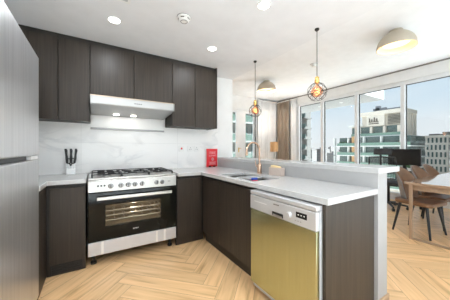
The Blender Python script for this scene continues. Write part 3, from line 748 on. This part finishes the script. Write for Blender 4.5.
# pendants
def pendant(label, x, y, zc, r):
    p = thing('pendant_lamp', label, 'pendant lamp', (x, y, ZK))
    MB().lathe([(.022, 0), (.022, -.012), (.012, -.022), (0, -.022)][::-1], (0, 0, 0), 'z', 20).build('ceiling_cap', M['blackm'], p)
    top = zc + r + .062 - ZK
    MB().tube([(0, 0, -.02), (0, 0, top - .002)], .0035, 8).build('cord', M['blackm'], p)
    MB().lathe([(.010, top), (.020, top - .010), (.020, top - .03), (.023, top - .034), (.023, top - .066), (.016, top - .070), (0, top - .070)], (0, 0, 0), 'z', 20).build('socket', M['brass'], p)
    c = zc - ZK
    g = MB(); lv = [(.24, .97), (.62, .78), (.92, .39), (1.0, -.05), (.86, -.50), (.52, -.86)]
    P = lambda k, i: Vector((r * lv[i][0] * math.cos(2 * PI * (k + .5 * (i % 2)) / 8), r * lv[i][0] * math.sin(2 * PI * (k + .5 * (i % 2)) / 8), c + r * lv[i][1]))
    for i in range(6):
        for k in range(8):
            if i in (0, 5, 3): g.tube([P(k, i), P(k + 1, i)], .0017, 5)
            if i < 5:
                g.tube([P(k, i), P(k, i + 1)], .0017, 5)
                g.tube([P(k, i), P(k - 1 if i % 2 == 0 else k + 1, i + 1)], .0017, 5)
    g.build('wire_cage', M['blackm'], p)
    b0 = c + .004; rb = r * .60
    MB().lathe([(.013, b0 + rb + .03), (.016, b0 + rb * 1.05)] + [(rb * math.sin(a), b0 + rb * math.cos(a)) for a in [R(28 + k * 152 / 12) for k in range(13)]], (0, 0, 0), 'z', 24).build('bulb', M['amber'], p)
    pts = [(rb * .40 * math.cos(a * 2.2), rb * .40 * math.sin(a * 2.2), b0 + rb * (.55 - a / 6.0)) for a in [k * .25 for k in range(26)]]
    MB().tube(pts, .0028, 6).build('filament', M['filament'], p)
    lamp('POINT', 'bulb_light', p, (0, 0, b0), PEND_W, (1, .88, .74), .05)
pendant('wire cage pendant lamp farther away, near the back corner', 1.89, 2.27, 1.714, .087)
pendant('wire cage pendant lamp nearest the camera over the bar top', 1.913, 1.334, 1.765, .094)

# dome ceiling lamps
def dome(label, x, y, watts):
    d = thing('dome_lamp', label, 'ceiling lamp', (x, y, ZL))
    ro, h = .25, .265
    MB().lathe([(0, 0), (.085, 0), (.085, -.028), (0, -.028)], (0, 0, 0), 'z', 32).build('ceiling_plate', M['greige'], d)
    out = [(.06, -.029)] + [(ro * math.sin(a), -.015 - (h - .015) * (1 - math.cos(a))) for a in [R(20 + 70 * k / 10) for k in range(11)]]
    inn = [(r_ - .008 if r_ > .02 else r_, z_ - .006) for r_, z_ in out]
    prof = out + [(ro - .008, -h - .006)] 
    MB().lathe(out + [(ro - .004, -h - .003), (ro - .008, -h)], (0, 0, 0), 'z', 40).build('shade', M['greige'], d)
    for o_ in d.children:
        if o_.name.startswith('shade'):
            bm = bmesh.new(); bm.from_mesh(o_.data)
            bmesh.ops.delete(bm, geom=[f for f in bm.faces if len(f.verts) > 4], context='FACES'); bm.to_mesh(o_.data); bm.free()
    li = [(.05, -.038)] + [((ro - .010) * math.sin(a), -.025 - (h - .027) * (1 - math.cos(a))) for a in [R(20 + 70 * k / 10) for k in range(11)]]
    g = MB().lathe(li, (0, 0, 0), 'z', 40); bmesh.ops.delete(g.bm, geom=[f for f in g.bm.faces if len(f.verts) > 4], context='FACES')
    g.build('shade_lining', M['dometin'], d)
    MB().lathe([(0, -.195), (.17, -.195), (.17, -.18), (0, -.18)], (0, 0, 0), 'z', 32).build('diffuser', M['domeglow'], d)
    lamp('AREA', 'dome_light', d, (0, 0, -.205), watts, (.92, .96, 1), .32)
    lamp('POINT', 'dome_bulb', d, (0, 0, -.14), 3, (1, .80, .50), .04)
dome('beige dome ceiling lamp farther away, left of the curtains', 3.91, 4.23, DOME_W * 6)
dome('large beige dome ceiling lamp nearer the window, over the dining area', 3.93, 1.39, DOME_W)

# ------------------------------------------------------------------ curtains
def curtain(name, label, mname, a, b, z0, z1, waves, amp):
    """pleated cloth hung between floor points a and b"""
    a, b = Vector((*a, 0)), Vector((*b, 0)); d = b - a; n = Vector((-d.y, d.x, 0)).normalized()
    t = thing(name, label, 'curtain', tuple((a + b) / 2))
    g = MB(); N = waves * 10
    g.grid(lambda u, v: tuple(a + d * u + n * (amp * math.sin(u * waves * 2 * PI) * (.75 + .25 * v) + amp * .3 * math.sin(u * 17 + 2 * v)) + Vector((0, 0, z0 + (z1 - z0) * (1 - v)))), N, 8)
    g.build('cloth', M[mname], t, True, solid=.003)
    MB().box(a.x - .02 if abs(d.x) < .1 else a.x, b.x + .02 if abs(d.x) < .1 else b.x, min(a.y, b.y) - (.02 if abs(d.y) < .1 else 0), max(a.y, b.y) + (.02 if abs(d.y) < .1 else 0), z1, z1 + .03).build('track', M['white'], t, True)
curtain('sheer_curtain', 'white sheer curtain on the far wall beside the balcony door', 'sheer', (4.96, 5.78), (5.80, 5.78), .02, 2.90, 9, .035)
curtain('drape', 'gathered taupe drape in the window corner', 'drape', (5.88, 5.78), (5.88, 5.20), .02, 2.90, 6, .05)
curtain('sheer_curtain', 'white sheer curtain between taupe drape and window', 'sheer', (5.93, 5.18), (5.93, 4.93), .02, 2.90, 3, .025)

# floor lamp in front of the curtains
FL = thing('floor_lamp', 'floor lamp with a pale wood drum shade before the curtains', 'floor lamp', (5.0, 5.05, 0))
MB().lathe([(.14, 0), (.14, .015), (.02, .025), (0, .025)], (0, 0, 0), 'z', 28).build('base', M['blackm'], FL)
MB().tube([(0, 0, .02), (0, 0, 1.12)], .009, 10).build('pole', M['blackm'], FL)
g = MB().lathe([(.128, 1.10), (.128, 1.42), (.122, 1.42), (.122, 1.10), (.128, 1.10)], (0, 0, 0), 'z', 32)
bmesh.ops.delete(g.bm, geom=[f for f in g.bm.faces if len(f.verts) > 4], context='FACES')
g.build('shade', M['lampwood'], FL)
MB().lathe([(0, 1.11), (.01, 1.11), (.03, 1.20), (.035, 1.24), (.02, 1.28), (0, 1.285)], (0, 0, 0), 'z', 16).build('bulb', M['white'], FL)
lamp('POINT', 'floor_lamp_light', FL, (0, 0, 1.33), 36.0, (1, .95, .88), .05)  # light added in the shade to brighten the far ceiling and curtains

# ------------------------------------------------------------------ dining table and chairs
TB = thing('dining_table', 'long oak dining table by the window with steel sled legs', 'table', (4.6, 0.68, 0))
pl = []
for cx, cy_, a0 in ((5.60, 1.13, 0), (3.60, 1.13, 90), (3.60, .23, 180), (5.60, .23, 270)):
    for k in range(5): a = R(a0 + k * 22.5); pl.append((cx + .05 * math.cos(a), cy_ + .05 * math.sin(a)))
MB().prism(pl, 'z', .718, .75).build('tabletop', M['table'], TB, True, .004)
MB().box(3.66, 5.56, .27, .30, .64, .717).box(3.66, 5.56, 1.07, 1.10, .64, .717).box(3.63, 3.66, .27, 1.10, .64, .717).box(5.56, 5.59, .27, 1.10, .64, .717).build('apron', M['table'], TB, True, .003)
for x in (3.575, 5.585):
    g = MB().box(x - .013, x + .013, 1.085, 1.12, .0, .716).box(x - .013, x + .013, .24, .275, .0, .716).box(x - .013, x + .013, .275, 1.085, .0, .022)
    g.build('leg_frame', M['leg'], TB, True, .002)

def chair_back(u, v, inner):
    """u around -1..1, v up 0..1; wing back, tallest in the middle"""
    a = (u - .5) * 2
    top = .915 - .20 * abs(a) ** 2.4
    z = .42 + (top - .42) * v
    wid = (.135 + .065 * v ** .8) * (1 if not inner else .93)
    x = wid * math.sin(a * R(78))
    y = -.185 - .085 * v + (.15 + .05 * v) * (1 - math.cos(a * R(78)))
    y += .016 if inner else 0.0
    return (x, y, z)
CH = thing('dining_chair', 'tan leather dining chair with grey back nearest the table corner', 'chair', (3.95, 1.13, 0), R(173), 'chairs along the far side of the dining table')
MB().grid(lambda u, v: chair_back(u, v, False), 18, 10).build('back_shell', M['greyfab'], CH, solid=.012)
MB().grid(lambda u, v: chair_back(u, v, True), 18, 10).build('backrest', M['tan'], CH, solid=.014)
g = MB()
sp2 = [(-.205, -.19), (-.12, -.235), (.12, -.235), (.205, -.19), (.235, .18), (.20, .235), (-.20, .235), (-.235, .18)]
g.prism(sp2, 'z', .415, .470); g.build('seat', M['tan'], CH, bevel=.018, seg=3)
for sx_, sy_ in ((-1, -1), (1, -1), (-1, 1), (1, 1)):
    MB().tube([(sx_ * .15, sy_ * .15, .42), (sx_ * .215, sy_ * .215, .0)], [.019, .012], 10).build('leg', M['blackm'], CH)
dup(CH, (4.55, 1.13, 0), R(172), 'tan leather dining chair with grey back, second from the table corner')
dup(CH, (5.10, 1.13, 0), R(174), 'tan leather dining chair with grey back nearest the window')

for x0, x1, lb in ((-0.9, 1.9, 'pale wool rug added on the kitchen floor behind the camera to bounce light'), (2.3, 5.8, 'pale wool rug added on the living room floor behind the table to bounce light')):  # unseen pale mats added to bounce daylight onto the ceilings
    t = thing('reflector', lb, 'reflector', ((x0 + x1) / 2, -1.45, 0))
    MB().box(x0, x1, -2.6, -0.3, 0.0, 0.012).build('pile', M['sheer'], t, True, 0.004)

# ------------------------------------------------------------------ desk corner
DK = thing('desk', 'dark desk under the window carrying the monitor', 'desk', (5.68, 2.1, 0))
MB().box(5.45, 5.92, 1.50, 2.75, .715, .74).build('desktop', M['blackm'], DK, True, .003)
for x in (5.48, 5.89):
    for y in (1.53, 2.72): MB().box(x - .02, x + .02, y - .02, y + .02, 0, .714).build('leg', M['blackm'], DK, True, .002)
MO = thing('monitor', 'wide dark computer monitor in front of the window', 'monitor', (5.66, 1.865, .74))
MB().box(.0, .03, -.285, .285, .095, .45).build('casing', M['black'], MO, bevel=.004)
MB().box(-.003, .0, -.277, .277, .105, .442).build('screen', M['screen'], MO)
MB().box(.03, .055, -.03, .03, .01, .27).build('stand', M['blackm'], MO, bevel=.003)
MB().box(-.07, .10, -.11, .11, .0, .01).build('foot', M['blackm'], MO, bevel=.003)
PP = thing('potted_plant', 'small green potted plant on the desk below the monitor', 'plant', (5.52, 1.72, .74))
MB().lathe([(.028, 0), (.038, .06), (.034, .06), (.032, .05), (0, .05)], (0, 0, 0), 'z', 18).build('pot', M['white'], PP)
MB().lathe([(0, .0515), (.030, .0515), (.030, .0505), (0, .0505)], (0, 0, 0), 'z', 18).build('soil', M['soil'], PP)
g = MB(); rn = random.Random(5)
for k in range(26):
    a = rn.random() * 2 * PI; r_ = .03 + .05 * rn.random(); h = .07 + .06 * rn.random()
    tip = Vector((r_ * math.cos(a), r_ * math.sin(a), h)); mid = Vector((r_ * .5 * math.cos(a), r_ * .5 * math.sin(a), h * .9))
    g.tube([(0, 0, .05), tuple(mid), tuple(tip)], [.003, .010, .001], 5)
g.build('foliage', M['leaf'], PP)
OC = thing('office_chair', 'black mesh office chair with headrest at the desk', 'office chair', (5.10, 1.93, 0), R(-90))
# local frame: faces +y
MB().prism([(-.23, -.22), (.23, -.22), (.25, .2), (.2, .25), (-.2, .25), (-.25, .2)], 'z', .47, .54).build('seat', M['mesh'], OC, bevel=.02, seg=3)
bf = MB().tube([(-.21, -.24, .62), (-.24, -.27, .80), (-.22, -.30, 1.03), (0, -.315, 1.04), (.22, -.30, 1.03), (.24, -.27, .80), (.21, -.24, .62), (0, -.25, .60), (-.21, -.24, .62)], .013, 8)
bf.build('back_frame', M['black'], OC)
g = MB()
for k in range(17):
    x = -.21 + k * .026; g.tube([(x, -.245 - .01 * math.cos(x * 6), .61), (x, -.285, .82), (x, -.31, 1.035)], .0035, 5)
for k in range(14): g.tube([(-.225, -.25 - .004 * k, .63 + k * .03), (.225, -.25 - .004 * k, .63 + k * .03)], .0035, 5)
g.build('back_mesh', M['mesh'], OC)
MB().tube([(0, -.30, .55), (0, -.345, .8), (0, -.345, 1.08)], .018, 8).tube([(0, -.2, .5), (0, -.30, .55)], .02, 8).build('spine', M['black'], OC)
MB().grid(lambda u, v: ((u - .5) * .30, -.31 + .05 * (2 * u - 1) ** 2 + .02 * v, 1.08 + .12 * v), 10, 4).build('headrest', M['mesh'], OC, solid=.025)
for s in (-1, 1):
    MB().tube([(s * .22, -.02, .50), (s * .29, -.02, .52), (s * .29, -.02, .70)], .014, 8).box(s * .29 - .035, s * .29 + .035, -.14, .14, .70, .73).build('armrest', M['black'], OC, bevel=.006)
MB().tube([(0, 0, .08), (0, 0, .47)], .024, 12).build('gas_lift', M['blackm'], OC)
g = MB()
for k in range(5): a = 2 * PI * k / 5 + .3; g.tube([(0, 0, .11), (.30 * math.cos(a), .30 * math.sin(a), .075)], [.026, .016], 8)
g.build('star_base', M['black'], OC)
for k in range(5):
    a = 2 * PI * k / 5 + .3; MB().tube([(.30 * math.cos(a) - .02 * math.sin(a), .30 * math.sin(a) + .02 * math.cos(a), .03), (.30 * math.cos(a) + .02 * math.sin(a), .30 * math.sin(a) - .02 * math.cos(a), .03)], .03, 14).tube([(.30 * math.cos(a), .30 * math.sin(a), .05), (.30 * math.cos(a), .30 * math.sin(a), .085)], .008, 8).build('caster', M['black'], OC)

# ------------------------------------------------------------------ outside
struct('ground', MB().box(-600, 3000, -1200, 1800, -30.5, -30), M['ground'], 'sandy city ground far below')
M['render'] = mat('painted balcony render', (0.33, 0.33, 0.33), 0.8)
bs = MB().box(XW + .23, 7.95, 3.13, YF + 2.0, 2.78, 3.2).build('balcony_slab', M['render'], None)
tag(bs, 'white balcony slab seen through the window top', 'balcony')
for y in (4.1, 4.9):
    o = MB().lathe([(0, -.012), (.05, -.012), (.06, 0), (0, 0)], (7.2, y, 2.78), 'z', 18).build('balcony_downlight', M['dwgrey'], None)
    tag(o, 'small round fitting under the white balcony slab, ' + ('nearer' if y < 4.5 else 'farther') + ' one', 'ceiling light')

# main tower: faces x = 87 (towards us) and y = 28.4
T = thing('apartment_tower', 'beige apartment tower with green glass balconies and roof sign', 'building', (97, 38, -30))
def tb(n, m, *b, par=None): return MB().box(*b).build(n, m, par or T, True)
tb('wall', M['concrete'], 88.5, 99, 30, 46.0, -30, 10.0)
tb('upper_wall', M['concrete'], 88.2, 97, 29.6, 42.0, 10.0, 13.6)
tb('cornice', M['beige2'], 87.0, 98, 28.4, 42.6, 13.6, 14.9)
tb('roof_terrace', M['slabw'], 87.4, 99, 41.8, 47.0, 9.9, 10.6)
# louvred screen and sign wall
tb('sign_wall', M['beige2'], 87.2, 88.2, 34.2, 40.0, 9.6, 13.6)
for k in range(7): tb('louvre', M['greyfac'], 87.6, 88.2, 29.9, 33.4, 10.0 + k * .5, 10.22 + k * .5)
sg = MB().box(86.95, 87.2, 36.0, 39.2, 11.0, 11.25).box(86.95, 87.2, 36.4, 36.7, 11.25, 12.3).box(86.95, 87.2, 37.2, 37.5, 11.25, 12.7).box(86.95, 87.2, 38.0, 38.3, 11.25, 12.1).box(86.95, 87.2, 38.8, 39.1, 11.25, 12.5).box(86.95, 87.2, 36.0, 39.2, 10.3, 10.6)
sg.build('sign', M['sign'], T, True)
for k in range(5): tb('upper_pillar', M['beige2'], 87.2 + k * 2.4, 88.1 + k * 2.4, 28.5, 29.6, -1.0, 13.6)
for k in range(4):
    for z in (-1.0, 2.5, 6.0, 9.5): tb('side_window', M['darkglass'], 88.3 + k * 2.4, 89.5 + k * 2.4, 29.7, 30.0, z + .4, z + 3.0)
# floors: slab edge, glass band, railing
for k, z in enumerate((6.0, 2.4, -1.2, -4.8, -8.4, -12.0)):
    y1 = 45.5 if k == 0 else 50.0
    y0 = 28.4 if k < 1 else 26.0
    xx = 86.6 if k == 0 else 84.5
    tb('balcony_slab', M['slabw'], xx, 100, y0, y1, z - .35, z)
    tb('glass_band', M['darkglass'], xx + 1.6, 99, y0 + .6, y1 - .4, z, z + 3.25)
    if k > 0:
        tb('balcony_glass', M['greenglass'], xx + .1, xx + .18, y0 + .2, y1 - .2, z, z + 1.1)
        for j in range(5): tb('balcony_divider', M['slabw'], xx + .3, xx + 1.6, y0 + 2.6 + j * 5.6, y0 + 3.0 + j * 5.6, z, z + 3.25)
    else:
        tb('balcony_glass', M['greenglass'], xx + .1, xx + .18, y0 + .2, y1 - .2, z, z + 1.0)
        for j in range(4): tb('balcony_divider', M['concrete'], xx + .3, xx + 1.6, y0 + 1.2 + j * 4.2, y0 + 2.0 + j * 4.2, z, z + 3.25)
tb('upper_glass', M['darkglass'], 87.9, 88.6, 30.2, 45.6, 6.2, 9.4)
tb('terracotta_pier', M['lampwood'], 84.9, 86.0, 43.2, 44.2, -12, 6.0)
cb = MB().box(89, 90.0, 34.5, 38.6, 15.4, 16.2).box(89.2, 89.8, 28.6, 35, 15.3, 15.7).box(89, 90.2, 36.4, 37.8, 14.9, 17.0)
cb.build('roof_crane', M['crane'], T, True)
for k in range(3):
    g = MB(); g.lathe([(0, 0), (.3, .2), (.42, .8), (.34, 1.3), (0, 1.7)], (85.3, 46.6 + k * 1.2, 2.42), 'z', 9)
    for v_ in g.bm.verts: v_.co += Vector((rn.uniform(-.07, .07), rn.uniform(-.07, .07), rn.uniform(0, .12)))
    o = g.build('terrace_shrub', M['treegreen'], None, smooth=False); tag(o, 'dark shrub on the green glass terrace of the tower', 'shrub', 'terrace shrubs on the tower')

# sand tower to the right
T2 = thing('apartment_tower', 'sand coloured tower with narrow vertical windows at the right', 'building', (140, 32, -30))
MB().box(130, 150, 27.4, 36.0, -30, 6.6).build('wall', M['beige2'], T2, True)
MB().box(129.6, 150.4, 27.0, 36.4, 6.6, 7.3).build('parapet', M['beige2'], T2, True)
MB().box(134, 146, 31, 34.6, 7.3, 8.2).box(136, 139, 28.5, 30.5, 7.3, 9.0).build('roof_plant', M['greyfac'], T2, True)
for k in range(6):
    for j in range(6): MB().box(129.8, 130.02, 27.9 + k * 1.38 + .3 * (j % 2), 28.5 + k * 1.38 + .3 * (j % 2), 4.0 - j * 3.2, 6.2 - j * 3.2).build('window', M['darkglass'], T2, True)
for j in range(5):
    for k in range(6): MB().box(131 + k * 3, 132.2 + k * 3, 27.2, 27.42, 4.0 - j * 3.2, 6.2 - j * 3.2).build('window', M['darkglass'], T2, True)

# grey tower at the left window
T3 = thing('apartment_tower', 'dark grey tower with stacked balconies behind the leftmost pane', 'building', (44, 36, -30))
MB().box(40, 43.4, 31.9, 46, -30, 10.2).build('wall', M['t3'], T3, True)
MB().box(39.8, 43.6, 31.7, 46.2, 10.2, 10.7).build('parapet', M['t3'], T3, True)
for k in range(9):
    z = 8.2 - k * 2.3
    MB().box(39.4, 42, 30.6, 33.4, z - .22, z).build('balcony_slab', M['t3'], T3, True)
    MB().box(39.5, 39.56, 30.4, 33.3, z, z + .9).build('balcony_rail', M['darkglass'], T3, True)
    MB().box(39.9, 40.02, 32.2, 33.4, z + .2, z + 1.8).build('window', M['darkglass'], T3, True)
# facade seen through the balcony door
T4 = thing('apartment_tower', 'pale green glazed building seen through the balcony door', 'building', (24, 32, -30))
MB().box(14, 36, 30, 44, -30, 12).build('wall', M['t4'], T4, True)
for k in range(6):
    z = 9 - k * 3.2
    MB().box(14, 36, 28.6, 30.1, z - .3, z).build('balcony_slab', M['t4'], T4, True)
    MB().box(14.1, 35.9, 28.65, 28.72, z, z + 1.05).build('balcony_glass', M['t4g'], T4, True)
    for j in range(7): MB().box(14.8 + j * 3.1, 16.9 + j * 3.1, 29.9, 30.02, z + .2, z + 2.5).build('window', M['darkglass'], T4, True)
# unseen tall block added right of the view to shade the two beige towers
T5 = thing('apartment_tower', 'tall grey tower standing to the right beyond the picture', 'building', (120, -6, -30))
MB().box(78, 168, -26, 12, -30, 75).build('wall', M['greyfac'], T5, True)
for k in range(26): MB().box(77.6, 168.4, -26.4, 12.4, -26 + k * 3.8, -25.2 + k * 3.8).build('floor_band', M['slabw'], T5, True)
# distant skyline
rn = random.Random(11)
for k in range(44):
    D = 300 + 150 * (k % 3) + rn.uniform(-25, 25); az = 46 + 38 * k / 44
    x, y = D * math.sin(R(az)), D * math.cos(R(az)); w = rn.uniform(7, 13); h = rn.uniform(.2, 1.0) ** 2 * 12 * D / 400 - 6
    b = thing('distant_block', 'pale block in the far city skyline', 'building', (x, y, -30), 0, 'far city skyline blocks')
    MB().box(-w / 2, w / 2, -w / 2, w / 2, 0, 30 + h).box(-w / 5, w / 5, -w / 5, w / 5, 30 + h, 32 + h).build('wall', M['far'], b)
    g = MB()
    for j in range(6): g.box(-w / 2 - .15, -w / 2 + .05, -w * .42, w * .42, 30 + h - 2.2 - j * 3.4, 30 + h - .9 - j * 3.4)
    g.build('window_bands', M['farwin'], b)
